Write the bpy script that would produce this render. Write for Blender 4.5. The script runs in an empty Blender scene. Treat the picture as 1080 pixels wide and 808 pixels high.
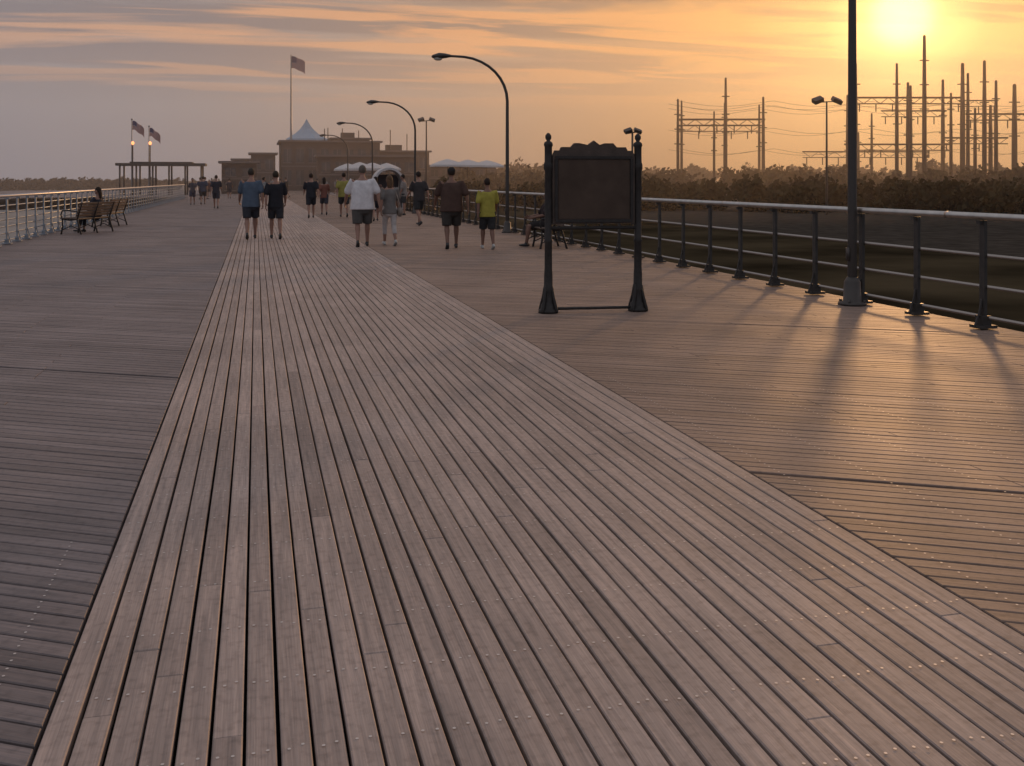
import bpy, bmesh, math, random
from mathutils import Vector, Matrix, Euler
random.seed(7)
scene = bpy.context.scene
R = math.radians
def lin(c):
    return tuple(((v/255)/12.92 if v/255<=.04045 else ((v/255+.055)/1.055)**2.4) for v in c)+(1,)

# ------------------------------------------------------------------ helpers
def new_mat(name, col, rough=.6, metal=0, noise=0.0, nscale=8, bump=0.0, bscale=40, emis=None, estr=0, spec=.5):
    m = bpy.data.materials.new(name); m.use_nodes = True
    nt = m.node_tree; b = nt.nodes['Principled BSDF']
    b.inputs['Base Color'].default_value = (*col[:3],1)
    b.inputs['Roughness'].default_value = rough
    b.inputs['Metallic'].default_value = metal
    b.inputs['Specular IOR Level'].default_value = spec
    tc = nt.nodes.new('ShaderNodeTexCoord')
    if noise>0:
        n = nt.nodes.new('ShaderNodeTexNoise'); n.inputs['Scale'].default_value=nscale; n.inputs['Detail'].default_value=4
        nt.links.new(tc.outputs['Object'], n.inputs['Vector'])
        r = nt.nodes.new('ShaderNodeMapRange')
        r.inputs['From Min'].default_value=.3; r.inputs['From Max'].default_value=.7
        r.inputs['To Min'].default_value=1-noise; r.inputs['To Max'].default_value=1+noise
        nt.links.new(n.outputs['Fac'], r.inputs['Value'])
        v = nt.nodes.new('ShaderNodeVectorMath'); v.operation='SCALE'
        v.inputs[0].default_value = col[:3]
        nt.links.new(r.outputs[0], v.inputs['Scale'])
        nt.links.new(v.outputs[0], b.inputs['Base Color'])
    if bump>0:
        n2 = nt.nodes.new('ShaderNodeTexNoise'); n2.inputs['Scale'].default_value=bscale; n2.inputs['Detail'].default_value=3
        nt.links.new(tc.outputs['Object'], n2.inputs['Vector'])
        bp = nt.nodes.new('ShaderNodeBump'); bp.inputs['Strength'].default_value=bump; bp.inputs['Distance'].default_value=.02
        nt.links.new(n2.outputs['Fac'], bp.inputs['Height']); nt.links.new(bp.outputs[0], b.inputs['Normal'])
    if emis:
        b.inputs['Emission Color'].default_value=(*emis[:3],1); b.inputs['Emission Strength'].default_value=estr
    return m

def empty(name, loc=(0,0,0), rotz=0):
    e = bpy.data.objects.new(name, None); scene.collection.objects.link(e)
    e.location = loc; e.rotation_euler=(0,0,rotz); e.empty_display_size=.2
    return e
def finish(bm, name, mat, parent=None, smooth=False, loc=None, rotz=0):
    me = bpy.data.meshes.new(name)
    bmesh.ops.recalc_face_normals(bm, faces=bm.faces[:])
    bm.to_mesh(me); bm.free()
    for m in (mat if isinstance(mat,(list,tuple)) else [mat]): me.materials.append(m)
    if smooth:
        me.polygons.foreach_set('use_smooth',[True]*len(me.polygons))
    o = bpy.data.objects.new(name, me); scene.collection.objects.link(o)
    if parent: o.parent = parent
    if loc: o.location=loc
    o.rotation_euler=(0,0,rotz)
    return o
def box(bm, c, s, rot=None, mi=0):
    M = Matrix.Translation(c)
    if rot: M = M @ rot.to_4x4()
    M = M @ Matrix.Diagonal((s[0],s[1],s[2],1))
    r = bmesh.ops.create_cube(bm, size=1, matrix=M)
    fs=set(f for v in r['verts'] for f in v.link_faces)
    for f in fs: f.material_index=mi
    return fs
def tube(bm, pts, radii, seg=10, ref=Vector((1,0,0)), cap=True, flat=False):
    pts=[Vector(p) for p in pts]; n=len(pts)
    rad=[(r,r) if not isinstance(r,(tuple,list)) else tuple(r) for r in radii]
    tan=[]
    for i in range(n):
        a=pts[max(i-1,0)]; b=pts[min(i+1,n-1)]; tan.append((b-a).normalized())
    P=[];Rr=[];T=[]
    if cap and not flat:
        m=min(rad[0]); P+= [pts[0]-tan[0]*m*.65]; Rr+=[(rad[0][0]*.72,rad[0][1]*.72)]; T+=[tan[0]]
    P+=pts; Rr+=rad; T+=tan
    if cap and not flat:
        m=min(rad[-1]); P+=[pts[-1]+tan[-1]*m*.65]; Rr+=[(rad[-1][0]*.72,rad[-1][1]*.72)]; T+=[tan[-1]]
    rings=[]
    for p,r,t in zip(P,Rr,T):
        rf = ref if abs(t.dot(ref))<.95 else Vector((0,0,1)) if abs(t.z)<.95 else Vector((0,1,0))
        side=(rf-t*rf.dot(t)).normalized(); fw=t.cross(side)
        rings.append([bm.verts.new(p+side*r[0]*math.cos(2*math.pi*k/seg)+fw*r[1]*math.sin(2*math.pi*k/seg)) for k in range(seg)])
    for i in range(len(rings)-1):
        for k in range(seg):
            bm.faces.new((rings[i][k],rings[i][(k+1)%seg],rings[i+1][(k+1)%seg],rings[i+1][k]))
    if cap:
        for ring,p,t,r,sg in ((rings[0],P[0],T[0],Rr[0],-1),(rings[-1],P[-1],T[-1],Rr[-1],1)):
            c=bm.verts.new(p+ (t*sg*min(r)*.4 if not flat else Vector((0,0,0))))
            for k in range(seg): bm.faces.new((ring[k],ring[(k+1)%seg],c))
def ell(bm, c, r, u=14, v=9, rot=None):
    M=Matrix.Translation(c)
    if rot: M=M@rot.to_4x4()
    bmesh.ops.create_uvsphere(bm,u_segments=u,v_segments=v,radius=1,matrix=M@Matrix.Diagonal((r[0],r[1],r[2],1)))
def lathe(bm, prof, c=(0,0,0), seg=16):
    c=Vector(c); rings=[]
    for r,z in prof:
        rings.append([bm.verts.new(c+Vector((r*math.cos(2*math.pi*k/seg),r*math.sin(2*math.pi*k/seg),z))) for k in range(seg)])
    for i in range(len(rings)-1):
        for k in range(seg): bm.faces.new((rings[i][k],rings[i][(k+1)%seg],rings[i+1][(k+1)%seg],rings[i+1][k]))
    bm.faces.new(rings[-1]); bm.faces.new(rings[0][::-1])

# ------------------------------------------------------------------ camera
EYE=1.52
cam_d=bpy.data.cameras.new('camera'); cam=bpy.data.objects.new('camera',cam_d); scene.collection.objects.link(cam)
cam.location=(0,0,EYE); cam.rotation_euler=(R(90),0,R(-14.04))
cam_d.lens=36; cam_d.sensor_width=36; cam_d.shift_y=-214/1080; cam_d.clip_end=6000; cam_d.clip_start=.05
scene.camera=cam
scene.view_settings.view_transform='Standard'; scene.view_settings.look='None'; scene.view_settings.exposure=0

# ------------------------------------------------------------------ sun + sky
AZ=R(34.9); EL=R(8.5)
S=Vector((math.sin(AZ)*math.cos(EL),math.cos(AZ)*math.cos(EL),math.sin(EL)))
sd=bpy.data.lights.new('sun','SUN'); sd.energy=1.45; sd.angle=R(3.0); sd.color=(1,.50,.20)
so=bpy.data.objects.new('sun',sd); scene.collection.objects.link(so); so.rotation_euler=S.to_track_quat('Z','Y').to_euler(); so.location=(30,40,30)

w=bpy.data.worlds.new('World'); scene.world=w; w.use_nodes=True
nt=w.node_tree; N=nt.nodes; L=nt.links; N.clear()
def math_(op,a,b=None,c=None,clamp=False):
    n=N.new('ShaderNodeMath'); n.operation=op; n.use_clamp=clamp
    for i,v in enumerate((a,b,c)):
        if v is None: continue
        if isinstance(v,(int,float)): n.inputs[i].default_value=v
        else: L.new(v,n.inputs[i])
    return n.outputs[0]
def ramp(fac,stops):
    n=N.new('ShaderNodeValToRGB'); e=n.color_ramp.elements
    while len(e)<len(stops): e.new(.5)
    for el,(p,c) in zip(e,stops): el.position=p; el.color=c
    L.new(fac,n.inputs[0]); return n.outputs[0]
def mix(f,a,b,mode='MIX'):
    n=N.new('ShaderNodeMix'); n.data_type='RGBA'; n.blend_type=mode
    if isinstance(f,(int,float)): n.inputs[0].default_value=f
    else: L.new(f,n.inputs[0])
    for i,v in ((6,a),(7,b)):
        if isinstance(v,tuple): n.inputs[i].default_value=v
        else: L.new(v,n.inputs[i])
    return n.outputs[2]
tc=N.new('ShaderNodeTexCoord')
nrm=N.new('ShaderNodeVectorMath'); nrm.operation='NORMALIZE'; L.new(tc.outputs['Generated'],nrm.inputs[0])
sep=N.new('ShaderNodeSeparateXYZ'); L.new(nrm.outputs[0],sep.inputs[0])
dt=N.new('ShaderNodeVectorMath'); dt.operation='DOT_PRODUCT'; L.new(nrm.outputs[0],dt.inputs[0]); dt.inputs[1].default_value=S
ang=math_('ARCCOSINE',math_('MINIMUM',dt.outputs['Value'],.999999))
angd=math_('MULTIPLY',ang,180/math.pi/90)
g=ramp(angd,[(0,lin((250,180,78))),(3/90,lin((230,152,68))),(8/90,lin((206,140,78))),(15/90,lin((188,142,104))),
             (25/90,lin((172,150,134))),(38/90,lin((156,150,150))),(1,lin((150,158,178)))])
elev=math_('ARCSINE',sep.outputs['Z'])
eld=math_('MULTIPLY',elev,180/math.pi/90,clamp=True)
hz=ramp(angd,[(0,lin((150,102,52))),(12/90,lin((144,104,66))),(20/90,lin((146,118,96))),(30/90,lin((144,133,130))),(40/90,lin((142,138,144))),(1,lin((140,146,164)))])
hf=ramp(eld,[(0,(1,1,1,1)),(2/90,(.75,.75,.75,1)),(6/90,(0.1,.1,.1,1)),(8/90,(0,0,0,1))])
base=mix(hf,g,hz)
zc=math_('MAXIMUM',math_('ADD',sep.outputs['Z'],.03),.01)
cx=math_('DIVIDE',sep.outputs['X'],zc); cy=math_('DIVIDE',sep.outputs['Y'],zc)
cmb=N.new('ShaderNodeCombineXYZ'); L.new(cx,cmb.inputs[0]); L.new(cy,cmb.inputs[1])
rot=N.new('ShaderNodeMapping'); rot.inputs['Rotation'].default_value=(0,0,R(14)); rot.inputs['Scale'].default_value=(.30,.95,1); rot.inputs['Location'].default_value=(5.1,2.6,0)
L.new(cmb.outputs[0],rot.inputs[0])
def noise(sc,det=6,dist=.3,vec=rot.outputs[0],rough=.55):
    n=N.new('ShaderNodeTexNoise'); n.inputs['Scale'].default_value=sc; n.inputs['Detail'].default_value=det; n.inputs['Distortion'].default_value=dist; n.inputs['Roughness'].default_value=rough
    L.new(vec,n.inputs['Vector']); return n.outputs['Fac']
n1=noise(.8); n2=noise(1.3,5,.6)
cf=ramp(eld,[(0,(0,0,0,1)),(3.8/90,(0,0,0,1)),(6.0/90,(.7,.7,.7,1)),(7.5/90,(1,1,1,1))])
dark=ramp(n1,[(0,(0,0,0,1)),(.42,(0,0,0,1)),(.51,(1,1,1,1))])
lit=ramp(n2,[(0,(0,0,0,1)),(.47,(0,0,0,1)),(.55,(1,1,1,1))])
litc=ramp(angd,[(0,lin((255,210,104))),(8/90,lin((250,168,76))),(20/90,lin((242,166,104))),(38/90,lin((226,168,130))),(1,lin((170,165,170)))])
drkc=ramp(angd,[(0,lin((220,132,52))),(8/90,lin((148,104,70))),(20/90,lin((128,110,100))),(38/90,lin((118,114,120))),(1,lin((130,138,155)))])
c1=mix(math_('MULTIPLY',math_('MULTIPLY',cf,dark),.85),base,drkc)
c2=mix(math_('MULTIPLY',math_('MULTIPLY',cf,lit),.85),c1,litc)
up=ramp(eld,[(0,(0,0,0,1)),(14/90,(0,0,0,1)),(35/90,(1,1,1,1))])
c3=mix(up,c2,(.42,.415,.46,1))
glow=ramp(angd,[(0,(1,1,1,1)),(1.0/90,(.85,.85,.85,1)),(1.9/90,(.30,.30,.30,1)),(4/90,(.10,.10,.10,1)),(8/90,(.03,.03,.03,1)),(14/90,(0,0,0,1))])
gl=mix(1.0,glow,(3.8,2.3,.8,1),'MULTIPLY')
c4=mix(1.0,c3,gl,'ADD')
sky=N.new('ShaderNodeTexSky'); sky.sky_type='NISHITA'; sky.sun_disc=False; sky.sun_elevation=EL; sky.sun_rotation=AZ; sky.dust_density=4
bg1=N.new('ShaderNodeBackground'); L.new(sky.outputs[0],bg1.inputs[0]); bg1.inputs[1].default_value=.004
bg2=N.new('ShaderNodeBackground'); L.new(c4,bg2.inputs[0]); bg2.inputs[1].default_value=.97
add=N.new('ShaderNodeAddShader'); L.new(bg1.outputs[0],add.inputs[0]); L.new(bg2.outputs[0],add.inputs[1])
out=N.new('ShaderNodeOutputWorld'); L.new(add.outputs[0],out.inputs[0])

# ------------------------------------------------------------------ ground, sand, sea
def sheet(name,x0,x1,y0,y1,z,mat):
    bm=bmesh.new(); vs=[bm.verts.new(p) for p in ((x0,y0,z),(x1,y0,z),(x1,y1,z),(x0,y1,z))]; bm.faces.new(vs)
    return finish(bm,name,mat)
GZ=-1.1
sheet('ground',-3000,3000,-400,4000,GZ,new_mat('scrub_ground',(.045,.036,.022),1,noise=.6,nscale=.2,bump=.3,bscale=3,spec=.0))
sheet('beach_sand',-150,-5.98,-300,700,GZ+.01,new_mat('sand',(.30,.27,.24),.95,noise=.25,nscale=.5,bump=.6,bscale=4,spec=.1))
sheet('ocean_water',-2900,-150,-390,3990,GZ+.02,new_mat('water',(.05,.07,.09),.25,bump=.5,bscale=.6))
sheet('parking_lot_road',24,50,-100,160,GZ+.01,new_mat('asphalt',(.055,.048,.04),1,noise=.3,nscale=1.5,spec=.0))

# ------------------------------------------------------------------ boardwalk planks
def wood_mat(name,col,rough=.62,spec=.3):
    m=bpy.data.materials.new(name); m.use_nodes=True; nt=m.node_tree; N=nt.nodes; L=nt.links; b=N['Principled BSDF']
    uv=N.new('ShaderNodeUVMap'); uv.uv_map='grain'
    at=N.new('ShaderNodeAttribute'); at.attribute_name='tone'
    mp=N.new('ShaderNodeMapping'); mp.inputs['Scale'].default_value=(1.6,42,1); L.new(uv.outputs[0],mp.inputs[0])
    g=N.new('ShaderNodeTexNoise'); g.inputs['Scale'].default_value=1; g.inputs['Detail'].default_value=5; g.inputs['Roughness'].default_value=.65; g.inputs['Distortion'].default_value=.4; L.new(mp.outputs[0],g.inputs['Vector'])
    mp2=N.new('ShaderNodeMapping'); mp2.inputs['Scale'].default_value=(5,190,1); L.new(uv.outputs[0],mp2.inputs[0])
    g2=N.new('ShaderNodeTexNoise'); g2.inputs['Scale'].default_value=1; g2.inputs['Detail'].default_value=2; L.new(mp2.outputs[0],g2.inputs['Vector'])
    tc=N.new('ShaderNodeTexCoord')
    st=N.new('ShaderNodeTexNoise'); st.inputs['Scale'].default_value=.9; st.inputs['Detail'].default_value=6; L.new(tc.outputs['Object'],st.inputs['Vector'])
    sp=N.new('ShaderNodeTexNoise'); sp.inputs['Scale'].default_value=26; sp.inputs['Detail'].default_value=3; L.new(tc.outputs['Object'],sp.inputs['Vector'])
    def mr(i,a,b_,c,d):
        r=N.new('ShaderNodeMapRange'); r.inputs[1].default_value=a; r.inputs[2].default_value=b_; r.inputs[3].default_value=c; r.inputs[4].default_value=d; L.new(i,r.inputs[0]); return r.outputs[0]
    def mul(a,b_):
        n=N.new('ShaderNodeMath'); n.operation='MULTIPLY'; L.new(a,n.inputs[0]); L.new(b_,n.inputs[1]); return n.outputs[0]
    f=mul(mul(mr(g.outputs[0],.3,.7,.76,1.24),mr(g2.outputs[0],.3,.7,.86,1.12)),mul(mr(st.outputs[0],.3,.7,.84,1.15),mr(sp.outputs[0],.25,.5,.76,1.02)))
    f=mul(f,at.outputs['Fac'])
    cm=N.new('ShaderNodeMix'); cm.data_type='RGBA'; cm.inputs[6].default_value=(*[c*1 for c in col],1); cm.inputs[7].default_value=(col[0]*1.10,col[1]*.98,col[2]*.88,1)
    L.new(g.outputs[0],cm.inputs[0])
    v=N.new('ShaderNodeVectorMath'); v.operation='SCALE'; L.new(cm.outputs[2],v.inputs[0]); L.new(f,v.inputs['Scale'])
    L.new(v.outputs[0],b.inputs['Base Color'])
    b.inputs['Roughness'].default_value=rough; b.inputs['Specular IOR Level'].default_value=spec
    bp=N.new('ShaderNodeBump'); bp.inputs['Strength'].default_value=.35; bp.inputs['Distance'].default_value=.004
    L.new(g.outputs[0],bp.inputs['Height']); L.new(bp.outputs[0],b.inputs['Normal'])
    return m
class Planks:
    def __init__(s): s.v=[];s.f=[];s.uv=[];s.t=[]
    def add(s,c,d,th=.035,ch=True,z=0.0,tone=1):
        c=[Vector((p[0],p[1])) for p in c]; d=Vector(d).normalized(); q=Vector((-d.y,d.x))
        ou=random.uniform(0,400); ov=random.uniform(0,40); i=len(s.v)
        def put(p,zz): s.v.append((p.x,p.y,zz)); s.uv.append((p.dot(d)+ou,p.dot(q)+ov+(.02 if zz<z-.01 else 0))); s.t.append(tone)
        if ch:
            e=.0035
            for k in range(4):
                p=c[k]; a=(c[(k+1)%4]-p).normalized(); b_=(c[(k-1)%4]-p).normalized()
                put(p+(a+b_)*e,z)
            for k in range(4): put(c[k],z-.004)
            for k in range(4): put(c[k],z-th)
            s.f.append((i,i+1,i+2,i+3))
            for k in range(4):
                n=(k+1)%4
                s.f.append((i+k,i+4+k,i+4+n,i+n)); s.f.append((i+4+k,i+8+k,i+8+n,i+4+n))
        else:
            for k in range(4): put(c[k],z)
            for k in range(4): put(c[k],z-th)
            s.f.append((i,i+1,i+2,i+3))
            for k in range(4):
                n=(k+1)%4; s.f.append((i+k,i+4+k,i+4+n,i+n))
    def build(s,name,mat,parent):
        me=bpy.data.meshes.new(name); me.from_pydata(s.v,[],s.f)
        uvl=me.uv_layers.new(name='grain'); buf=[0.0]*(2*len(me.loops))
        for l in me.loops:
            buf[2*l.index],buf[2*l.index+1]=s.uv[l.vertex_index]
        uvl.data.foreach_set('uv',buf)
        a=me.attributes.new('tone','FLOAT','POINT'); a.data.foreach_set('value',s.t)
        me.materials.append(mat); o=bpy.data.objects.new(name,me); scene.collection.objects.link(o); o.parent=parent; return o
deck=empty('boardwalk')
XL,XR=-.57,2.49; NB=34; pitch=(XR-XL)/NB; gap=.0105
P=Planks()
for i in range(NB):
    x0=XL+i*pitch+gap/2+random.uniform(-.0015,.0015); x1=XL+(i+1)*pitch-gap/2+random.uniform(-.0015,.0015)
    y=-2-random.choice((0,.9,1.8,2.7))
    while y<170:
        ln=random.choice((2.4,3.2,3.6,3.6,4.0,4.8)); y2=y+ln
        t=max(.75,min(1.3,random.gauss(1,.075)))
        P.add([(x0,y+.0015),(x1,y+.0015),(x1,y2-.0015),(x0,y2-.0015)],(0,1),ch=(y<30),z=random.uniform(-.0015,.0015),tone=t); y=y2
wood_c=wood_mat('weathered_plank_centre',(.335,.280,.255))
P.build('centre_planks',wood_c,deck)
k=.58
def side(x0,x1,name,mat,sk):
    P=Planks(); dy=.104; c=-8.0
    idx=0
    while c<185:
        idx+=1
        g=.012 if idx%62 else .045
        xs=[x0]
        x=x0+random.choice((1.2,2.4,3.0,3.6))
        while x<x1-.5: xs.append(x); x+=random.choice((1.8,2.4,3.0))
        xs.append(x1)
        for a,b in zip(xs[:-1],xs[1:]):
            a2=a+.0015; b2=b-.0015
            ya=c-k*(a2-x0); yb=c-k*(b2-x0)
            t=max(.7,min(1.35,random.gauss(1,.085)))*sk
            P.add([(a2,ya),(b2,yb),(b2,yb+dy-g),(a2,ya+dy-g)],(1,-k),ch=(c<26),z=random.uniform(-.0015,.0015),tone=t)
        c+=dy
    P.build(name,mat,deck)
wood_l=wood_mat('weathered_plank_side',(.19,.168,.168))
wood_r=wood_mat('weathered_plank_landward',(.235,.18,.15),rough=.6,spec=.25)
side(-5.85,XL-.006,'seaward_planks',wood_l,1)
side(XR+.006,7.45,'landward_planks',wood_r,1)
bm=bmesh.new(); box(bm,(.8,88,-.12),(13.3,190,.1)); finish(bm,'joist_bed',new_mat('joist_dark',(.012,.011,.010),.9,spec=.1),deck)
bm=bmesh.new(); box(bm,(-5.93,88,-.35),(.08,190,.62)); box(bm,(7.53,88,-.35),(.08,190,.62)); 
for yy in range(0,180,4):
    box(bm,(-5.8,yy,-.75),(.3,.3,.9)); box(bm,(7.4,yy,-.75),(.3,.3,.9))
finish(bm,'fascia_and_piles',new_mat('fascia',(.12,.10,.085),.8,noise=.3),deck)
P=Planks(); 
for i in range(0,330):
    y=97+i*.2; P.add([(-34,y),(-6.0,y),(-6.0,y+.185),(-34,y+.185)],(1,0),ch=False,tone=random.gauss(1,.1))
    P.add([(7.6,y),(40,y),(40,y+.185),(7.6,y+.185)],(1,0),ch=False,tone=random.gauss(1,.1))
P.build('plaza_planks',wood_l,deck)
bm=bmesh.new()
def screw(x,y):
    q=.0052
    vs=[bm.verts.new((x+q*math.cos(a*math.pi/3),y+q*math.sin(a*math.pi/3),.0026)) for a in range(6)]; bm.faces.new(vs)
for i in range(NB):
    for j in range(26):
        yy=1.6+j*.4
        for dx in (.026,pitch-.026):
            if random.random()<.95: screw(XL+i*pitch+dx+random.uniform(-.004,.004),yy+random.uniform(-.012,.012))
for (x0,x1,cst) in ((-5.85,XL,1),(XR,7.45,1)):
    for r in range(90):
        c=-8+.104*(r+60)
        x=x0+.15
        while x<x1:
            y=c-k*(x-x0)+.047
            if 1.4<y<9:
                screw(x,y+.026); screw(x,y-.022)
            x+=.45
finish(bm,'deck_screws',new_mat('screw_steel',(.60,.56,.52),.5,metal=.3),deck)

# ------------------------------------------------------------------ railings
steel_dark=new_mat('rail_post_paint',(.045,.04,.035),.5,metal=.2,noise=.2,nscale=12)
steel_rail=new_mat('stainless_rail',(.50,.47,.43),.3,metal=1,noise=.12,nscale=6)
steel_blue=new_mat('galvanised_rail',(.32,.35,.38),.4,metal=.6,noise=.15)
pipe_mid=new_mat('mid_rail',(.38,.34,.30),.35,metal=.9)
def railing(x,y0,y1,inner,matp,matt,matm):
    e=empty('boardwalk_railing',(x,0,0))
    bm=bmesh.new(); y=y0
    while y<=y1:
        box(bm,(0,y,.56),(.035,.075,1.1)); box(bm,(0,y,.03),(.20,.17,.03)); box(bm,(0,y,.09),(.10,.12,.1))
        tube(bm,[(inner*.10,y,.03),(inner*.05,y,.16),(inner*.015,y,.30)],[.012,.012,.012],seg=5)
        box(bm,(inner*.02,y,1.09),(.09,.05,.04))
        y+=1.08
    finish(bm,'posts',matp,e)
    bm=bmesh.new(); tube(bm,[(0,y0-.5,1.15),(0,y1,1.15)],[.036,.036],seg=14,flat=True)
    y=y0+2.7
    while y<y1:
        tube(bm,[(0,y-.03,1.15),(0,y+.03,1.15)],[.039,.039],seg=14,flat=True); y+=5.4
    finish(bm,'top_rail',matt,e,True)
    bm=bmesh.new()
    for z in (.10,.27,.43,.59,.76,.92) if inner>0 else (.12,.43,.75):
        tube(bm,[(-inner*.035,y0-.5,z),(-inner*.035,y1,z)],[.018,.018],seg=8,flat=True)
    finish(bm,'mid_rails',matm,e,True)
railing(7.2,1.41,93,-1,steel_dark,steel_rail,pipe_mid)
railing(-5.7,1.5,88,1,steel_blue,new_mat('top_rail_pale',(.5,.5,.52),.35,metal=.6),steel_blue)

# ------------------------------------------------------------------ curved-arm street lamps
lamp_mat=new_mat('lamp_pole_paint',(.07,.062,.055),.5,metal=.4)
lens_mat=new_mat('lamp_glass',(.5,.48,.42),.2)
def street_lamp(x,y,z0=0,h=5.05,reach=2.05,ang=math.pi,sc=1,nm='street_lamp'):
    e=empty(nm,(x,y,z0),ang-math.pi)
    bm=bmesh.new()
    lathe(bm,[(.17,0),(.17,.03),(.11,.05),(.10,.28),(.065,.34)],seg=16)
    r1=1.25
    pts=[(0,0,.02),(0,0,1.5),(0,0,3.0),(0,0,h-r1)]; rad=[.058,.054,.05,.046]
    for i in range(1,9):
        a=math.pi/2*i/8*.94
        pts.append((-r1*1.12*(1-math.cos(a)),0,h-r1+r1*math.sin(a))); rad.append(.046-.0012*i)
    pts.append((-(reach-.3),0,h+.01)); rad.append(.034)
    tube(bm,pts,rad,seg=12,ref=Vector((0,1,0)))
    box(bm,(-.062,0,.62),(.012,.07,.16))
    for a in range(4):
        b=a*math.pi/2+.78; bmesh.ops.create_cone(bm,segments=6,radius1=.018,radius2=.018,depth=.04,cap_ends=True,matrix=Matrix.Translation((.14*math.cos(b),.14*math.sin(b),.045)))
    finish(bm,'pole',lamp_mat,e,True)
    bm=bmesh.new()
    tube(bm,[(-(reach-.38),0,h+.01),(-(reach-.22),0,h+.01),(-(reach-.05),0,h-.0),(-(reach+.12),0,h-.02)],[(.05,.04),(.12,.07),(.15,.09),(.09,.05)],seg=14,ref=Vector((0,1,0)))
    finish(bm,'luminaire',lamp_mat,e,True)
    bm=bmesh.new(); ell(bm,(-(reach-.02),0,h-.07),(.13,.10,.065)); finish(bm,'lens',lens_mat,e,True)
for i in range(4): street_lamp(7.05,11.1+17.65*i)
street_lamp(7.05,81.7)
street_lamp(19.5,17.3,GZ-.9,h=4.0,reach=1.6)
def flood(x,y,z0,h,double=True,w=.8,hs=1):
    e=empty('floodlight_mast',(x,y,z0)); bm=bmesh.new()
    tube(bm,[(0,0,0),(0,0,h)],[.10,.06],seg=8); tube(bm,[(-w,.2,h-.05),(w if double else 0,-.2 if double else 0,h+.05)],[.04,.04],seg=6); finish(bm,'mast',lamp_mat,e,True)
    bm=bmesh.new()
    for s_ in ((-1,1) if double else (-1,)):
        box(bm,(s_*w,-.1,h+.1),(.75*hs,.5*hs,.32*hs),Euler((.5,s_*.35,0)).to_matrix())
    finish(bm,'floodlight_heads',lamp_mat,e)
flood(41.6,68.9,GZ,8.5)
flood(15.0,92.0,GZ,8.0,True,.5,.7)
flood(21.4,56.5,GZ,5.4,True,.3,.6)
flood(-41,149,GZ,8.0,True,.6,1.2); flood(-39,150,GZ,7.9,True,.6,1.2)

# ------------------------------------------------------------------ information sign
sx,sy=3.25,11.28
e=empty('information_sign',(sx,sy,0),R(-4.8))
iron=new_mat('sign_iron',(.028,.024,.021),.6,metal=.2,noise=.3,nscale=20)
bm=bmesh.new()
for px in (0,1.06):
    lathe(bm,[(.115,0),(.115,.03),(.09,.05),(.088,.09),(.068,.12),(.058,.24),(.066,.27),(.052,.30),(.05,.44),(.045,.50),(.043,.80),(.052,.82),(.043,.84),(.043,1.62),(.055,1.65),(.055,1.70),(.044,1.73),(.044,1.90),(.054,1.92),(.048,1.95),(.02,1.97),(.036,2.0),(.036,2.03),(.012,2.06)],(px,0,0),14)
    for a in range(4):
        b=a*math.pi/2+math.pi/4; d=Vector((math.cos(b),math.sin(b),0))
        tube(bm,[Vector((px,0,.30))+d*.05,Vector((px,0,.18))+d*.070,Vector((px,0,.08))+d*.10,Vector((px,0,.02))+d*.115],[.014,.018,.02,.02],seg=6)
tube(bm,[(.05,0,.045),(1.01,0,.045)],[.017,.017],seg=8)
tube(bm,[(.02,0,.97),(1.04,0,.97)],[.02,.02],seg=8)
finish(bm,'posts',iron,e,True)
bm=bmesh.new()
prof=[(.045,1.02),(1.015,1.02),(1.015,1.80),(.99,1.86),(.93,1.86),(.91,1.90),(.80,1.90),(.76,1.945),(.66,1.945),(.60,1.925),(.53,1.975),(.46,1.925),(.36,1.945),(.30,1.945),(.26,1.90),(.15,1.90),(.13,1.86),(.07,1.86),(.045,1.80)]
f=bm.faces.new([bm.verts.new((a,-.03,b)) for a,b in prof]); r=bmesh.ops.extrude_face_region(bm,geom=[f]); 
for v in r['geom']:
    if isinstance(v,bmesh.types.BMVert): v.co.y+=.06
bmesh.ops.triangulate(bm,faces=[f for f in bm.faces if len(f.verts)>4])
finish(bm,'carved_panel',new_mat('sign_board_wood',(.07,.05,.038),.7,noise=.3,nscale=6,bump=.3),e)
bm=bmesh.new()
for c_,s_ in (((.53,-.04,1.05),(.90,.02,.03)),((.53,-.04,1.78),(.90,.02,.03)),((.085,-.04,1.415),(.03,.02,.70)),((.975,-.04,1.415),(.03,.02,.70))): box(bm,c_,s_)
finish(bm,'frame_moulding',iron,e)
bm=bmesh.new(); box(bm,(.53,-.034,1.415),(.84,.006,.68)); finish(bm,'notice_sheets',new_mat('faded_notice',(.08,.058,.045),.8,noise=.15,nscale=5,spec=.1),e)

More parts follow.
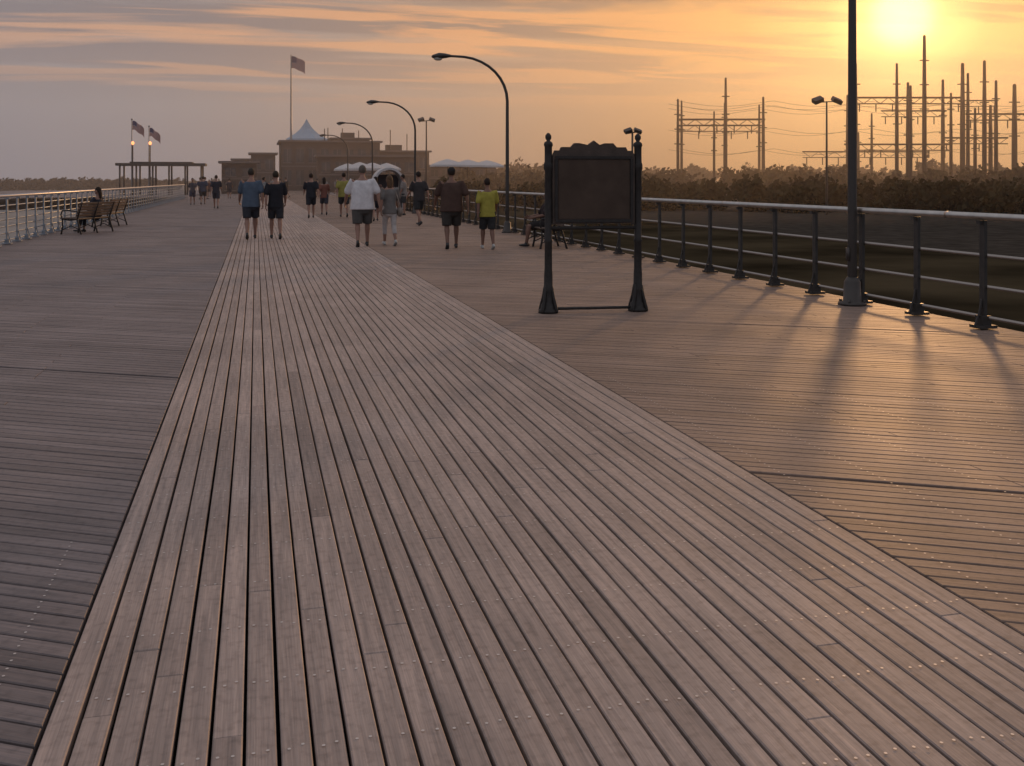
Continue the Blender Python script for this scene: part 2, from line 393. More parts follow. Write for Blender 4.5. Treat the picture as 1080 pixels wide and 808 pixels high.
# ------------------------------------------------------------------ benches
slat=new_mat('bench_slat',(.10,.065,.045),.55,noise=.3,nscale=10)
def bench(x,y,rz,nm='park_bench'):
    e=empty(nm,(x,y,0),rz)
    bm=bmesh.new()
    for px in (-.85,0,.85):
        tube(bm,[(px,.30,0),(px,.26,.2),(px,.27,.42),(px,.05,.40),(px,-.18,.42),(px,-.24,.6),(px,-.33,.88)],[.026,.022,.022,.022,.024,.022,.018],seg=8)
        tube(bm,[(px,-.30,0),(px,-.24,.2),(px,-.18,.42)],[.026,.022,.022],seg=8)
        tube(bm,[(px,.27,.40),(px,.31,.55),(px,.27,.66),(px,.1,.67),(px,-.12,.64),(px,-.25,.64)],[.018,.018,.022,.022,.018,.018],seg=8)
        tube(bm,[(px,.28,.12),(px,0,.24),(px,-.28,.12)],[.013,.013,.013],seg=6)
    finish(bm,'iron_frames',iron,e,True)
    bm=bmesh.new()
    for i in range(6): box(bm,(0,.27-.085*i,.452-.004*i),(1.86,.066,.025))
    finish(bm,'seat_slats',slat,e)
    bm=bmesh.new()
    for i in range(5): box(bm,(0,-.195-.03*i,.53+.082*i),(1.86,.024,.064),Euler((.33,0,0)).to_matrix())
    finish(bm,'backrest_slats',slat,e)
    return e
B1=bench(-4.7,31.6,R(68)); B2=bench(-4.7,36.2,R(80)); B3=bench(6.45,22.6,R(86))

# ------------------------------------------------------------------ people
bake=[]
def cloth(name,c): return new_mat(name,c,.85,noise=.14,nscale=9,bump=.5,bscale=14,spec=.15)
skin_m=new_mat('skin',(.28,.155,.11),.6,noise=.08,nscale=12)
skin_t=new_mat('skin_tan',(.19,.10,.067),.6,noise=.08,nscale=12)
shoe_d=new_mat('shoe_dark',(.03,.03,.03),.6); shoe_w=new_mat('shoe_white',(.4,.4,.38),.6)
eye_m=new_mat('eye_dark',(.02,.015,.012),.3)
def person(name,x,y,heading=0,H=1.75,wd=1.0,shirt=(.1,.1,.1),pants=(.05,.05,.05),skin=None,hair=(.03,.02,.015),phase=1,stride=1,kind='walk',plen=.62,fem=False,far=False,longhair=False,shoes=None,z=0,cap_=None,armout=0,bag=None):
    skin=skin or skin_m; s=H/1.75
    E=empty(name,(x,y,z),heading); E.scale=(s,s,s)
    vox=.024 if far else .009
    def limb(a0,l1,a1,l2,o):
        o=Vector(o); k1=o+Vector((0,math.sin(a0)*l1,-math.cos(a0)*l1)); k2=k1+Vector((0,math.sin(a1)*l2,-math.cos(a1)*l2)); return o,k1,k2
    hw=.092*(1.0+.5*(wd-1))
    legs={}
    for sd in (-1,1):
        if kind=='walk':
            if sd==phase: a0,a1=R(20)*stride,R(6)*stride
            else: a0,a1=R(-8)*stride,R(-34)*stride
        elif kind=='stand': a0,a1=R(2*sd),R(-2)
        else: a0,a1=R(84),R(4 if sd>0 else 12)
        legs[sd]=limb(a0,.43,a1,.42,(sd*hw,0,0))
    if kind=='sit': hipz=.545
    else: hipz=.085-min(legs[q][2].z for q in legs)
    up=Vector((0,0,hipz)); lean=R(-6) if kind=='sit' else R(3)
    legs={q:[p+up for p in v] for q,v in legs.items()}
    def T(x_,y_,z_):
        return Vector((x_,y_+math.sin(lean)*z_,hipz+z_*math.cos(lean)))
    shz=.50; shw=.170*wd**.5*(.9 if fem else 1)
    arms={}
    for sd in (-1,1):
        o=T(sd*(shw+.022),0,shz-.02)
        if kind=='walk':
            sw=(-1 if sd==phase else 1)*stride
            a0=R(20)*sw if sw>0 else R(22)*sw; a1=a0+R(24 if sw>0 else 10)
        elif kind=='stand': a0,a1=R(3),R(22)
        else: a0,a1=R(32),R(78)
        out=R(9+armout)*sd*(wd**.6)
        k1=o+Vector((math.sin(out)*.29,math.sin(a0)*.29,-math.cos(a0)*math.cos(out)*.29))
        k2=k1+Vector((math.sin(out*.3)*.25,math.sin(a1)*.25,-math.cos(a1)*.25))
        arms[sd]=[o,k1,k2]
    wf=wd
    bm=bmesh.new()
    fc=.9 if fem else 1
    tor=[(0,-.08,.13,.10),(0,.0,.162*fc**-.6,.115),(0,.12,.138*fc,.10),(0,.26,.148*fc,.108),(0,.38,.168*fc,.115),(0,.46,.165*fc,.10),(0,.515,.10,.075),(0,.555,.058,.06)]
    belly=lambda q: (wf if q<.35 else wf**.6)
    tube(bm,[T(0,0 if q<.4 else -.01,q) for _,q,_,_ in tor],[(a*belly(q),b*belly(q)) for _,q,a,b in tor],seg=20)
    tube(bm,[T(0,-.01,.50),T(0,.0,.58),T(0,.012,.66)],[.062,.055,.052],seg=12)
    hc=T(0,.025,.715)
    ell(bm,hc,(.074,.094,.112),20,14); ell(bm,hc+Vector((0,.03,-.055)),(.055,.062,.06),12,8)
    ell(bm,hc+Vector((0,.102,-.012)),(.013,.02,.024),8,6)
    for q in (-1,1): ell(bm,hc+Vector((q*.076,-.005,-.01)),(.011,.022,.033),8,6)
    ell(bm,hc+Vector((0,.086,-.052)),(.026,.012,.010),8,6)
    for sd in (-1,1):
        o,k1,k2=arms[sd]
        tube(bm,[o,o.lerp(k1,.35),o.lerp(k1,.8),k1,k1.lerp(k2,.3),k1.lerp(k2,.75),k2],[.052*wf**.4,.05*wf**.4,.041,.038,.041,.031,.026],seg=12)
        d=(k2-k1).normalized(); sdv=Vector((1,0,0)); sdv=(sdv-d*sdv.dot(d)).normalized()
        pl=k2+d*.085; n_=sdv; wv=Vector((0,1,0)); wv=(wv-d*wv.dot(d)).normalized()
        tube(bm,[k2,k2+d*.03,pl],[(.018,.026),(.016,.036),(.014,.040)],seg=10,ref=Vector((1,0,0)))
        for j,(off,ln) in enumerate(((.030,.070),(.010,.078),(-.010,.073),(-.029,.056))):
            b0=k2+d*.075+wv*off; b1=b0+d*ln*.45-n_*sd*.008; b2=b1+d*ln*.33-n_*sd*.018; b3=b2+d*ln*.18-n_*sd*.018
            tube(bm,[b0,b1,b2,b3],[.0098,.0095,.009,.008],seg=8)
        t0=k2+d*.02+wv*.025; t1=t0+d*.035+wv*.028-n_*sd*.01; t2=t1+d*.035+wv*.008-n_*sd*.01
        tube(bm,[t0,t1,t2],[.013,.0115,.0095],seg=8)
        h_,kn,an=legs[sd]
        tube(bm,[h_,h_.lerp(kn,.3),h_.lerp(kn,.75),kn,kn.lerp(an,.28),kn.lerp(an,.6),an],[.088*wf**.5,.082*wf**.5,.06,.053,.058,.043,.033],seg=14)
    def fin(bm,nm,mat,v=vox,sm=6):
        o=finish(bm,nm,mat,E,True); m=o.modifiers.new('r','REMESH'); m.mode='VOXEL'; m.voxel_size=v; m.use_smooth_shade=True
        q=o.modifiers.new('s','SMOOTH'); q.iterations=sm if not far else 2; q.factor=.5; bake.append(o); return o
    fin(bm,'body',skin,sm=3)
    bm=bmesh.new()
    for q in (-1,1): ell(bm,hc+Vector((q*.030,.088,.004)),(.011,.007,.006),8,6)
    finish(bm,'eyes',eye_m,E,True)
    bm=bmesh.new()
    st=[(-.13,.190,.135),(-.04,.186,.134),(.10,.172,.128),(.24,.170,.130),(.38,.184,.132),(.455,.178,.112),(.505,.118,.086),(.525,.075,.07)]
    if fem: st=[(a,b*(.88 if .05<a else .98),c_) for a,b,c_ in st]
    tube(bm,[T(0,0,a) for a,_,_ in st],[(b*(wf if a<.35 else wf**.6),c_*(wf if a<.35 else wf**.6)) for a,b,c_ in st],seg=22,flat=True)
    for sd in (-1,1):
        o,k1,k2=arms[sd]
        tube(bm,[T(sd*.09,0,shz-.045),o,o.lerp(k1,.4),o.lerp(k1,.80)],[.07,.070*wf**.4,.071*wf**.4,.073*wf**.4],seg=14,flat=False)
    fin(bm,'shirt',cloth(name+'_shirt_cloth',shirt),v=max(vox,.012))
    bm=bmesh.new()
    tube(bm,[T(0,0,-.10),T(0,0,.0),T(0,0,.06)],[(.165*wf,.122*wf),(.178*wf,.128*wf),(.165*wf,.12*wf)],seg=20)
    for sd in (-1,1):
        h_,kn,an=legs[sd]
        if plen<=1:
            en=h_.lerp(kn,min(1,plen+.3)) ; tube(bm,[h_,h_.lerp(kn,.35),en],[.106*wf**.5,.102*wf**.5,.096*wf**.3],seg=16,flat=True)
        else:
            tube(bm,[h_,h_.lerp(kn,.5),kn,kn.lerp(an,plen-1)],[.098*wf**.5,.082,.066,.056],seg=16,flat=True)
    fin(bm,'trousers' if plen>1 else 'shorts',cloth(name+'_pants_cloth',pants),v=max(vox,.012))
    bm=bmesh.new()
    ell(bm,hc+Vector((0,-.014,.022)),(.082,.098,.104),18,12)
    if longhair:
        tube(bm,[hc+Vector((0,-.05,.03)),hc+Vector((0,-.085,-.08)),hc+Vector((0,-.10,-.22))],[(.075,.05),(.08,.04),(.06,.025)],seg=12)
    bmesh.ops.bisect_plane(bm,geom=bm.verts[:]+bm.edges[:]+bm.faces[:],plane_co=hc+Vector((0,.045,.03)),plane_no=Vector((0,.9,-.45)),clear_outer=True)
    finish(bm,'hair',new_mat(name+'_hair',hair,.7,noise=.3,nscale=60,bump=.5,bscale=120,spec=.2),E,True)
    if cap_:
        bm=bmesh.new(); ell(bm,hc+Vector((0,-.008,.045)),(.088,.104,.085),16,10)
        box(bm,hc+Vector((0,.12,.045)),(.13,.09,.008)); finish(bm,'cap',cloth(name+'_cap',cap_),E,True)
    bm=bmesh.new()
    for sd in (-1,1):
        h_,kn,an=legs[sd]
        back=(kind=='walk' and sd!=phase)
        pit=R(-28) if back else (R(8) if kind=='walk' else 0)
        f=Vector((0,math.cos(pit),math.sin(pit))); u=Vector((0,-math.sin(pit),math.cos(pit)))
        b0=an-f*.045-u*.045; 
        tube(bm,[b0,b0+f*.06,b0+f*.14,b0+f*.21],[(.036,.034),(.04,.036),(.046,.03),(.038,.022)],seg=12)
        tube(bm,[an+Vector((0,0,.01)),an-u*.04],[.038,.042],seg=12)
    fin(bm,'shoes',shoes or shoe_d,v=max(vox,.012),sm=3)
    if bag:
        bm=bmesh.new()
        c_=T(bag[0]*.24*wf,.0,-.08); box(bm,c_,(.10,.28,.24)); bmesh.ops.bevel(bm,geom=bm.edges[:],offset=.03,segments=2,affect='EDGES')
        tube(bm,[c_+Vector((0,.1,.1)),T(bag[0]*.17,.06,.3),T(bag[0]*.12,0,.53),T(bag[0]*.17,-.12,.3),c_+Vector((0,-.1,.1))],[.012]*5,seg=6)
        finish(bm,'shoulder_bag',cloth(name+'_bag',bag[1]),E,True)
    return E
person('walking_man',-.12,27.3,R(2),1.84,1.2,(.085,.112,.15),(.04,.042,.05),phase=1,shoes=shoe_d,hair=(.05,.04,.03))
person('walking_man',.50,27.2,R(3),1.76,1.08,(.025,.025,.03),(.035,.035,.04),phase=-1,stride=.8,hair=(.04,.03,.02))
person('walking_man',2.37,23.6,R(-2),1.86,1.42,(.62,.60,.60),(.085,.08,.075),phase=1,stride=.75,hair=(.12,.10,.08),shoes=shoe_d,armout=8,plen=.7)
person('walking_woman',3.02,23.8,R(4),1.64,1.05,(.17,.16,.15),(.46,.43,.41),phase=-1,stride=.9,plen=1.55,fem=True,longhair=True,hair=(.10,.06,.035),shoes=shoe_w,bag=(1,(.26,.22,.19)))
person('walking_man',4.22,22.4,R(-6),1.80,1.36,(.08,.05,.04),(.05,.045,.04),phase=1,stride=.7,skin=skin_t,shoes=shoe_d,armout=8,plen=.72,cap_=(.03,.03,.03))
person('walking_boy',4.95,22.0,R(0),1.56,1.1,(.34,.30,.06),(.035,.035,.035),phase=-1,stride=.7,skin=skin_t,shoes=shoe_w,plen=.75)
person('walking_man',2.14,41.7,0,1.80,1.1,(.03,.03,.035),(.035,.035,.04),phase=1,far=True)
person('walking_man',3.50,42.4,0,1.84,1.25,(.28,.25,.07),(.05,.05,.05),phase=-1,far=True)
person('walking_woman',2.9,45.5,0,1.65,1.0,(.18,.08,.06),(.05,.05,.06),phase=-1,far=True,fem=True,longhair=True)
person('walking_man',-2.06,56.9,0,1.80,1.0,(.04,.04,.05),(.05,.05,.06),phase=-1,far=True)
person('walking_woman',-3.78,65.8,R(180),1.66,1.0,(.09,.08,.09),(.05,.05,.07),phase=1,far=True,fem=True)
person('walking_man',-3.2,66.5,0,1.78,1.1,(.06,.07,.10),(.05,.05,.05),phase=1,far=True)
person('walking_man',5.3,34,R(20),1.82,1.15,(.05,.045,.045),(.04,.04,.04),phase=1,far=True)
person('walking_woman',4.3,38,R(0),1.66,1.1,(.10,.06,.05),(.04,.04,.05),phase=1,far=True,fem=True,longhair=True)
person('standing_man',6.2,44,R(70),1.75,1.1,(.25,.22,.2),(.05,.05,.05),kind='stand',far=True)
person('standing_woman',5.7,45,R(-70),1.65,1.0,(.1,.05,.05),(.08,.08,.1),kind='stand',far=True,fem=True)
for i in range(22):
    person(random.choice(('strolling_man','strolling_woman')),random.uniform(-5,9),random.uniform(60,135),R(random.choice((0,180,0,40,-60))),random.uniform(1.58,1.82),random.uniform(1,1.25),
        tuple(random.choice(((.04,.04,.05),(.2,.2,.2),(.09,.04,.04),(.05,.06,.11),(.03,.03,.03)))),(.04,.04,.05),phase=random.choice((-1,1)),far=True)
def seat_on(b,name,off,**kw):
    rz=b.rotation_euler.z; v=Matrix.Rotation(rz,3,'Z')@Vector((off,.0,0)); person(name,b.location.x+v.x,b.location.y+v.y,rz,kind='sit',**kw)
seat_on(B1,'seated_woman',.45,H=1.68,shirt=(.04,.04,.05),pants=(.035,.035,.045),fem=True,plen=1.7,far=False,longhair=True)
seat_on(B3,'seated_man',.0,H=1.62,wd=1.15,shirt=(.04,.03,.03),pants=(.035,.03,.03),far=False,skin=skin_t)
dg=bpy.context.evaluated_depsgraph_get()
done=[]
for o in bake:
    me=bpy.data.meshes.new_from_object(o.evaluated_get(dg)); mt=o.data.materials[0]
    me.materials.clear(); me.materials.append(mt); done.append((o,me))
for o,me in done:
    me.polygons.foreach_set('material_index',[0]*len(me.polygons)); me.polygons.foreach_set('use_smooth',[True]*len(me.polygons))
    o.modifiers.clear(); o.data=me

# ------------------------------------------------------------------ pavilion restaurant at the end
brick=new_mat('pavilion_brick',(.075,.06,.058),.9,noise=.2,nscale=.6,spec=.1)
trim=new_mat('pavilion_trim',(.15,.13,.125),.8,spec=.1)
glass=new_mat('window_glass',(.03,.035,.04),.1)
tentm=new_mat('tent_fabric',(.30,.40,.48),.7,noise=.08)
whitem=new_mat('white_canvas',(.55,.52,.50),.7,noise=.08)
E=empty('beach_pavilion_building',(0,150,0))
def block(nm,x0,x1,y0,y1,z1,wins=True,par=E,wm=brick):
    bm=bmesh.new(); box(bm,((x0+x1)/2,(y0+y1)/2,z1/2-.5),(x1-x0,y1-y0,z1+1)); finish(bm,nm+'_walls',wm,par)
    bm=bmesh.new(); box(bm,((x0+x1)/2,(y0+y1)/2,z1+.12),(x1-x0+.7,y1-y0+.7,.25)); box(bm,((x0+x1)/2,y0-.06,z1*.5),(x1-x0,.12,.22)); 
    finish(bm,nm+'_cornice',trim,par)
    if wins:
        bm=bmesh.new(); bt=bmesh.new(); n=max(2,int((x1-x0)/1.7)); st=(x1-x0)/n
        for i in range(n):
            cx_=x0+st*(i+.5)
            for (a,b) in ((.12,.42),(.58,.85)):
                box(bm,(cx_,y0-.02,z1*(a+b)/2),(st*.62,.06,z1*(b-a)))
                box(bt,(cx_,y0-.05,z1*(a+b)/2),(.07,.05,z1*(b-a)-.02)); box(bt,(cx_,y0-.1,z1*a-.06),(st*.7,.2,.12))
        finish(bm,nm+'_windows',glass,par); finish(bt,nm+'_mullions',trim,par)
block('main_block',3.5,17.6,0,14,7.0)
block('east_wing',17.9,25.2,2,12,5.7)
block('west_tower',-.7,2.7,0,6,5.2)
block('entrance_hall',-3.2,-1.0,3,8,4.4)
block('upper_lounge',11,16.5,4,10,7.6,False)
block('terrace_wing',25.5,36,4,12,3.6)
bm=bmesh.new()
c0=Vector((7.3,5,7.1)); seg=8; rings=[]
for r,z in ((3.3,0),(3.2,.5),(1.9,1.25),(1.0,2.0),(.34,2.9),(.04,3.5)):
    rings.append([bm.verts.new(c0+Vector((r*math.cos(2*math.pi*(q+.5)/seg),r*math.sin(2*math.pi*(q+.5)/seg),z))) for q in range(seg)])
for i in range(5):
    for q in range(seg): bm.faces.new((rings[i][q],rings[i][(q+1)%seg],rings[i+1][(q+1)%seg],rings[i+1][q]))
bm.faces.new(rings[-1]); finish(bm,'tent_roof',tentm,E)
bm=bmesh.new(); 
for x_ in (9.8,10.3,12.4,14.8,19.5,22): tube(bm,[(x_,3,6),(x_,3,8.2+random.uniform(0,1))],[.07,.07],seg=6)
box(bm,(13.5,7,8.2),(2,1.5,1)); box(bm,(20.5,7,6.4),(2.4,1.5,1)); finish(bm,'roof_equipment',lamp_mat,E)
fr=new_mat('flag_red',(.25,.04,.05),.8); fwm=new_mat('flag_white',(.40,.38,.38),.8); fb=new_mat('flag_blue',(.03,.04,.12),.8)
def flag(nm,x,y,z0,h,fw=2.0,fh=1.15,rad=.07):
    e=empty(nm,(x,y,z0)); bm=bmesh.new(); lathe(bm,[(rad*2,0),(rad*1.6,.3),(rad,.5),(rad*.55,h),(rad*.5,h+.02)],seg=10); ell(bm,(0,0,h+.08),(.1,.1,.1),10,6); finish(bm,'pole',new_mat(nm+'_pole',(.2,.2,.2),.4,metal=.4),e,True)
    bm=bmesh.new(); nx,nz=16,13; g=[[None]*(nz+1) for _ in range(nx+1)]
    for i in range(nx+1):
        for j in range(nz+1):
            u=i/nx; g[i][j]=bm.verts.new((u*fw*.80+.05,.16*math.sin(u*7+j*.12)*u,h-.1-j/nz*fh-u*u*.8+.07*math.sin(u*9)))
    for i in range(nx):
        for j in range(nz):
            f=bm.faces.new((g[i][j],g[i+1][j],g[i+1][j+1],g[i][j+1])); f.material_index = 2 if (i<6 and j<7) else (0 if j%2==0 else 1)
    finish(bm,'flag',[fr,fwm,fb],e,True)
    return e
flag('american_flag',4.9,150.5,7.0,12.4,2.4,1.7,.15)
flag('american_flag',-12.2,110,0,7.6,1.4,.9,.07)
flag('american_flag',-10.55,110,0,6.9,1.3,.85,.07)
glowm=new_mat('lit_lamp_globe',(.9,.4,.2),.4,emis=(1,.35,.12),estr=2.0)
for xx,yy in ((-12.0,109),(-10.35,109)):
    e=empty('globe_lamp',(xx,yy,0)); bm=bmesh.new(); lathe(bm,[(.12,0),(.06,.4),(.05,5.0),(.09,5.05)],seg=10); finish(bm,'post',lamp_mat,e,True)
    bm=bmesh.new(); ell(bm,(0,0,5.24),(.15,.15,.19)); finish(bm,'globe',glowm,e,True)
e=empty('shade_canopy',(-9.3,110.5,0)); bm=bmesh.new()
box(bm,(0,0,3.1),(8.6,4,.26)); box(bm,(0,0,3.3),(6.0,3,.14)); finish(bm,'roof',new_mat('canopy_roof',(.04,.04,.04),.7),e)
bm=bmesh.new()
for i in range(6):
    for q in (-1.7,1.7): tube(bm,[(-3.9+i*1.56,q,0),(-3.9+i*1.56,q,3.0)],[.09,.09],seg=8,flat=True)
finish(bm,'columns',lamp_mat,e,True)
block2=empty('concession_stand',(-3.5,118,0)); block('stand',-.2,3.6,0,4,3.4,True,par=block2)
block3=empty('concession_stand',(9.5,128,0)); block('stand',-2,10,0,5,4.4,True,par=block3)
def umbrella(x,y,z0,r,h,sq=8,nm='patio_umbrella'):
    e=empty(nm,(x,y,z0)); bm=bmesh.new(); lathe(bm,[(.22,0),(.22,.06),(.03,.1),(.025,h)],seg=10); finish(bm,'pole',lamp_mat,e,True)
    bm=bmesh.new(); prev=None
    for rr,z in ((r,h-.62),(r*.97,h-.45),(r*.6,h-.2),(r*.25,h-.03),(.02,h+.06)):
        ring=[bm.verts.new((rr*math.cos(2*math.pi*(q+.5)/sq),rr*math.sin(2*math.pi*(q+.5)/sq),z)) for q in range(sq)]
        if prev:
            for q in range(sq): bm.faces.new((prev[q],prev[(q+1)%sq],ring[(q+1)%sq],ring[q]))
        prev=ring
    finish(bm,'canopy',whitem,e)
for x_,y_ in ((8.6,88),(9.9,90),(11.4,92),(8.2,95),(10.6,97)): umbrella(x_,y_,0,1.35,3.0)
for x_,y_ in ((16.2,88),(18.4,90),(20.6,92)): umbrella(x_,y_,GZ,1.9,4.4,4,'canopy_tent')
e=empty('arched_kiosk',(6.3,50.5,0)); bm=bmesh.new()
ring=[(.72*math.cos(math.pi*i/14),1.45+.68*math.sin(math.pi*i/14)) for i in range(15)]
prof=[(.72,.1)]+ring+[(-.72,.1)]
A=[bm.verts.new((a,-.7,b)) for a,b in prof]; Bv=[bm.verts.new((a,.7,b)) for a,b in prof]
A2=[bm.verts.new((a*.9,-.7,.1+(b-.1)*.95)) for a,b in prof]; B2v=[bm.verts.new((a*.9,.7,.1+(b-.1)*.95)) for a,b in prof]
for i in range(len(prof)-1):
    bm.faces.new((A[i],A[i+1],Bv[i+1],Bv[i])); bm.faces.new((A2[i],A2[i+1],B2v[i+1],B2v[i])); bm.faces.new((A[i],A[i+1],A2[i+1],A2[i])); bm.faces.new((Bv[i],Bv[i+1],B2v[i+1],B2v[i]))
finish(bm,'arched_shell',whitem,e,False)
bm=bmesh.new(); box(bm,(0,.1,.5),(1.25,1.0,.85)); box(bm,(0,-.1,.95),(1.28,1.3,.05)); box(bm,(0,.62,1.3),(1.25,.05,1.0)); finish(bm,'counter',new_mat('kiosk_counter',(.12,.10,.10),.7),e)
bm=bmesh.new()
for a in (-.55,.55):
    for b in (-.45,.45): bmesh.ops.create_cone(bm,segments=14,radius1=.1,radius2=.1,depth=.05,cap_ends=True,matrix=Matrix.Translation((a,b,.1))@Euler((0,math.pi/2,0)).to_matrix().to_4x4())
finish(bm,'wheels',iron,e)

# ------------------------------------------------------------------ steel gantries of the substation
steel=new_mat('gantry_steel',(.05,.037,.028),.8,metal=.0,spec=.1)
AX=Vector((.2426,.9701,0)); RX=Vector((.9701,-.2426,0))
def gantry(nm,poles,bars):
    e=empty(nm,(0,0,GZ)); bm=bmesh.new()
    def pos(u,dep): return AX*(150+dep)+RX*u
    for u,h,dep,r in poles:
        p=pos(u,dep); r*=1.15; tube(bm,[p,p+Vector((0,0,(h-GZ)*.6)),p+Vector((0,0,h-GZ))],[r,r*.9,r*.6],seg=8)
        for q in (.55,.7,.85):
            z=(h-GZ)*q; tube(bm,[p+RX*-r*1.8+Vector((0,0,z)),p+RX*r*1.8+Vector((0,0,z))],[.09,.09],seg=5)
    finish(bm,'poles',steel,e,True)
    bm=bmesh.new()
    for u0,u1,z,dep,t in bars:
        a=pos(u0,dep)+Vector((0,0,z-GZ)); b=pos(u1,dep)+Vector((0,0,z-GZ)); t*=1.1
        tube(bm,[a,b],[t,t],seg=4); tube(bm,[a-Vector((0,0,.9)),b-Vector((0,0,.9))],[t*.6,t*.6],seg=4)
        n=max(2,int(abs(u1-u0)/1.2))
        for i in range(n):
            p=a.lerp(b,i/n); q=a.lerp(b,(i+1)/n); 
            tube(bm,[p-Vector((0,0,.9 if i%2 else 0)),q-Vector((0,0,0 if i%2 else .9))],[t*.4,t*.4],seg=4)
        for i in range(0,n,2):
            p=a.lerp(b,(i+.5)/n); tube(bm,[p-Vector((0,0,.9)),p-Vector((0,0,2.0))],[.09,.09],seg=5)
    finish(bm,'beams',steel,e)
gantry('power_line_gantry',[(24.3,13.3,0,.22),(26,13.6,7,.2),(29.6,11.5,0,.18),(31.3,16.4,0,.24),(32.6,13.3,7,.2),(36.8,13.6,0,.24),(37.9,13.0,7,.2)],
   [(24.3,37.0,10.4,0,.13),(25.5,38,9.9,7,.11)])
gantry('power_line_gantry',[(50.3,18.5,0,.32),(51.4,14.5,7,.2),(58,15.7,0,.28),(59,19.3,7,.26),(60.4,22.6,0,.30),(61.5,16,8,.26),(64.3,14.2,0,.22),(66,18.5,0,.34),(66.9,17,9,.28),(54.8,9,12,.2),(56.9,12,12,.2),(62.9,13,12,.2)],
   [(50.3,66,13.6,0,.13),(51,67,7.0,7,.12),(57,67,12.2,8,.1),(46,66,6.0,12,.1)])
gantry('power_line_gantry',[(69.2,18.9,0,.30),(69.9,17.8,7,.26),(70.9,16,0,.26),(73.6,15.4,0,.36),(74.3,13,9,.3),(71.9,12.6,9,.25)],
   [(66.5,76,11.2,0,.12),(66,76,8.0,7,.12),(69,75,13.8,8,.09)])
e=empty('power_lines',(0,0,0)); bm=bmesh.new()
for z in (12.5,13.2,6.2,9.2):
    for dep in (0,7):
        pts=[]
        for i in range(25):
            u=24+i*2.4; sag=.9*math.sin(math.pi*((u-24)%14)/14); pts.append(AX*(150+dep)+RX*u+Vector((0,0,z-sag)))
        tube(bm,pts,[.022]*25,seg=4)
finish(bm,'cables',steel,e)

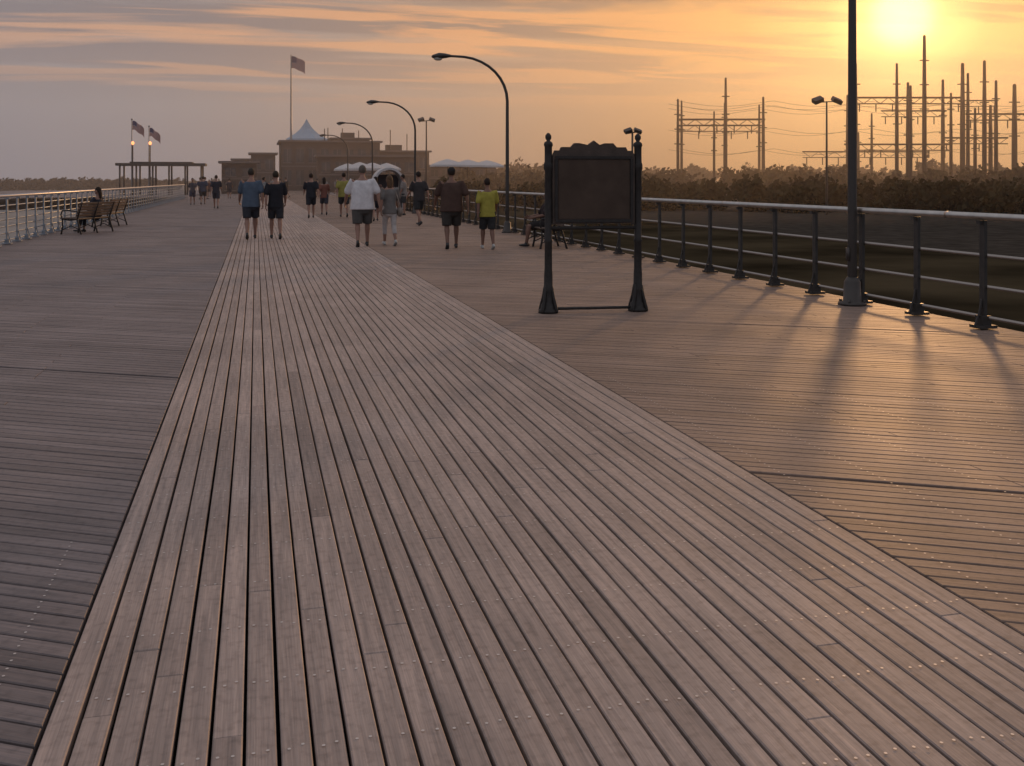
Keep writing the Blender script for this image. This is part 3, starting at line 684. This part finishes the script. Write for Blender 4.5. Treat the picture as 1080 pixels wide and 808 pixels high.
# ------------------------------------------------------------------ vegetation masses
def foliage_mat(nm,c):
    m=bpy.data.materials.new(nm); m.use_nodes=True; nt=m.node_tree; b=nt.nodes['Principled BSDF']
    g=nt.nodes.new('ShaderNodeNewGeometry'); r=nt.nodes.new('ShaderNodeValToRGB'); r.color_ramp.elements[0].color=(c[0]*.55,c[1]*.55,c[2]*.55,1); r.color_ramp.elements[1].color=(c[0]*1.4,c[1]*1.35,c[2]*1.3,1)
    nt.links.new(g.outputs['Random Per Island'],r.inputs[0]); nt.links.new(r.outputs[0],b.inputs['Base Color']); b.inputs['Roughness'].default_value=1; b.inputs['Specular IOR Level'].default_value=.0
    return m
fol=foliage_mat('shrub_leaves',(.040,.036,.020))
def treeline(nm,pts,hmin,hmax,n,leaf,z0=GZ,seed=1,thick=6,nl=70):
    rnd=random.Random(seed); E=empty(nm,(0,0,0)); v=[];f=[]
    tr=bmesh.new()
    for i in range(n):
        t=rnd.random()*(len(pts)-1); a=Vector(pts[int(t)]).lerp(Vector(pts[int(t)+1]),t-int(t))
        h=rnd.uniform(hmin,hmax)*(1.0 if rnd.random()<.85 else 1.12); rad=h*rnd.uniform(.6,.9)
        bx=a.x+rnd.uniform(-thick,thick); by=a.y+rnd.uniform(-thick,thick)
        tube(tr,[(bx,by,z0-.1),(bx+rnd.uniform(-.2,.2),by,z0+h*.4),(bx+rnd.uniform(-.5,.5),by,z0+h*.7)],[.12*h/4,.09*h/4,.03],seg=5)
        for q in range(rnd.randint(5,8)):
            an=rnd.random()*6.28; d=rnd.random()*rad*.9; cz=z0+h*rnd.uniform(.15,.72); cr=rad*rnd.uniform(.28,.42)
            c=Vector((bx+d*math.cos(an),by+d*math.sin(an),cz))
            tube(tr,[(bx,by,z0+h*.3),tuple(c)],[.05,.02],seg=4)
            for l in range(nl):
                dv=Vector((rnd.gauss(0,1),rnd.gauss(0,1),rnd.gauss(0,.75))).normalized()*cr*rnd.uniform(.4,1.05)
                p=c+dv
                if p.z<z0: p.z=z0+rnd.random()*.4
                nx=Vector((rnd.gauss(0,1),rnd.gauss(0,1),rnd.gauss(0,1))).normalized(); u=nx.orthogonal().normalized(); w_=nx.cross(u); s_=leaf*rnd.uniform(.6,1.4)
                i0=len(v); v.extend([tuple(p+u*s_),tuple(p+w_*s_*.6),tuple(p-u*s_),tuple(p-w_*s_*.6)]); f.append((i0,i0+1,i0+2,i0+3))
    finish(tr,'trunks',new_mat(nm+'_bark',(.03,.024,.018),.9,spec=.0),E)
    me=bpy.data.meshes.new(nm+'_leaves'); me.from_pydata(v,[],f); me.materials.append(fol); o=bpy.data.objects.new('leaves',me); scene.collection.objects.link(o); o.parent=E
treeline('shrub_thicket',[(20,92,0),(40,82,0),(60,70,0),(80,54,0),(92,38,0)],2.3,3.2,170,.28,seed=3,thick=6,nl=55)
treeline('distant_trees',[(30,140,0),(60,128,0),(90,112,0),(112,98,0),(125,80,0)],3.6,5.0,150,.38,seed=4,thick=8,nl=50)
treeline('distant_trees',[(38,175,0),(70,215,0),(120,185,0),(165,150,0)],4.4,6.6,110,.55,seed=6,thick=10,nl=50)
treeline('distant_trees',[(-130,210,0),(-90,235,0),(-45,250,0),(-15,250,0)],2.6,3.4,150,.45,seed=5,thick=6,nl=40)

# ------------------------------------------------------------------ bank of sea haze lying over the far end (real scattering volume)
bm=bmesh.new(); box(bm,(60,205,19),(460,310,42))
hzo=finish(bm,'sea_haze',bpy.data.materials.new('sea_haze')); m=hzo.data.materials[0]; m.use_nodes=True; m.node_tree.nodes.clear()
o=m.node_tree.nodes.new('ShaderNodeOutputMaterial'); v=m.node_tree.nodes.new('ShaderNodeVolumeScatter')
v.inputs['Color'].default_value=(.9,.80,.72,1); v.inputs['Density'].default_value=.0024; v.inputs['Anisotropy'].default_value=.6
m.node_tree.links.new(v.outputs[0],o.inputs['Volume'])
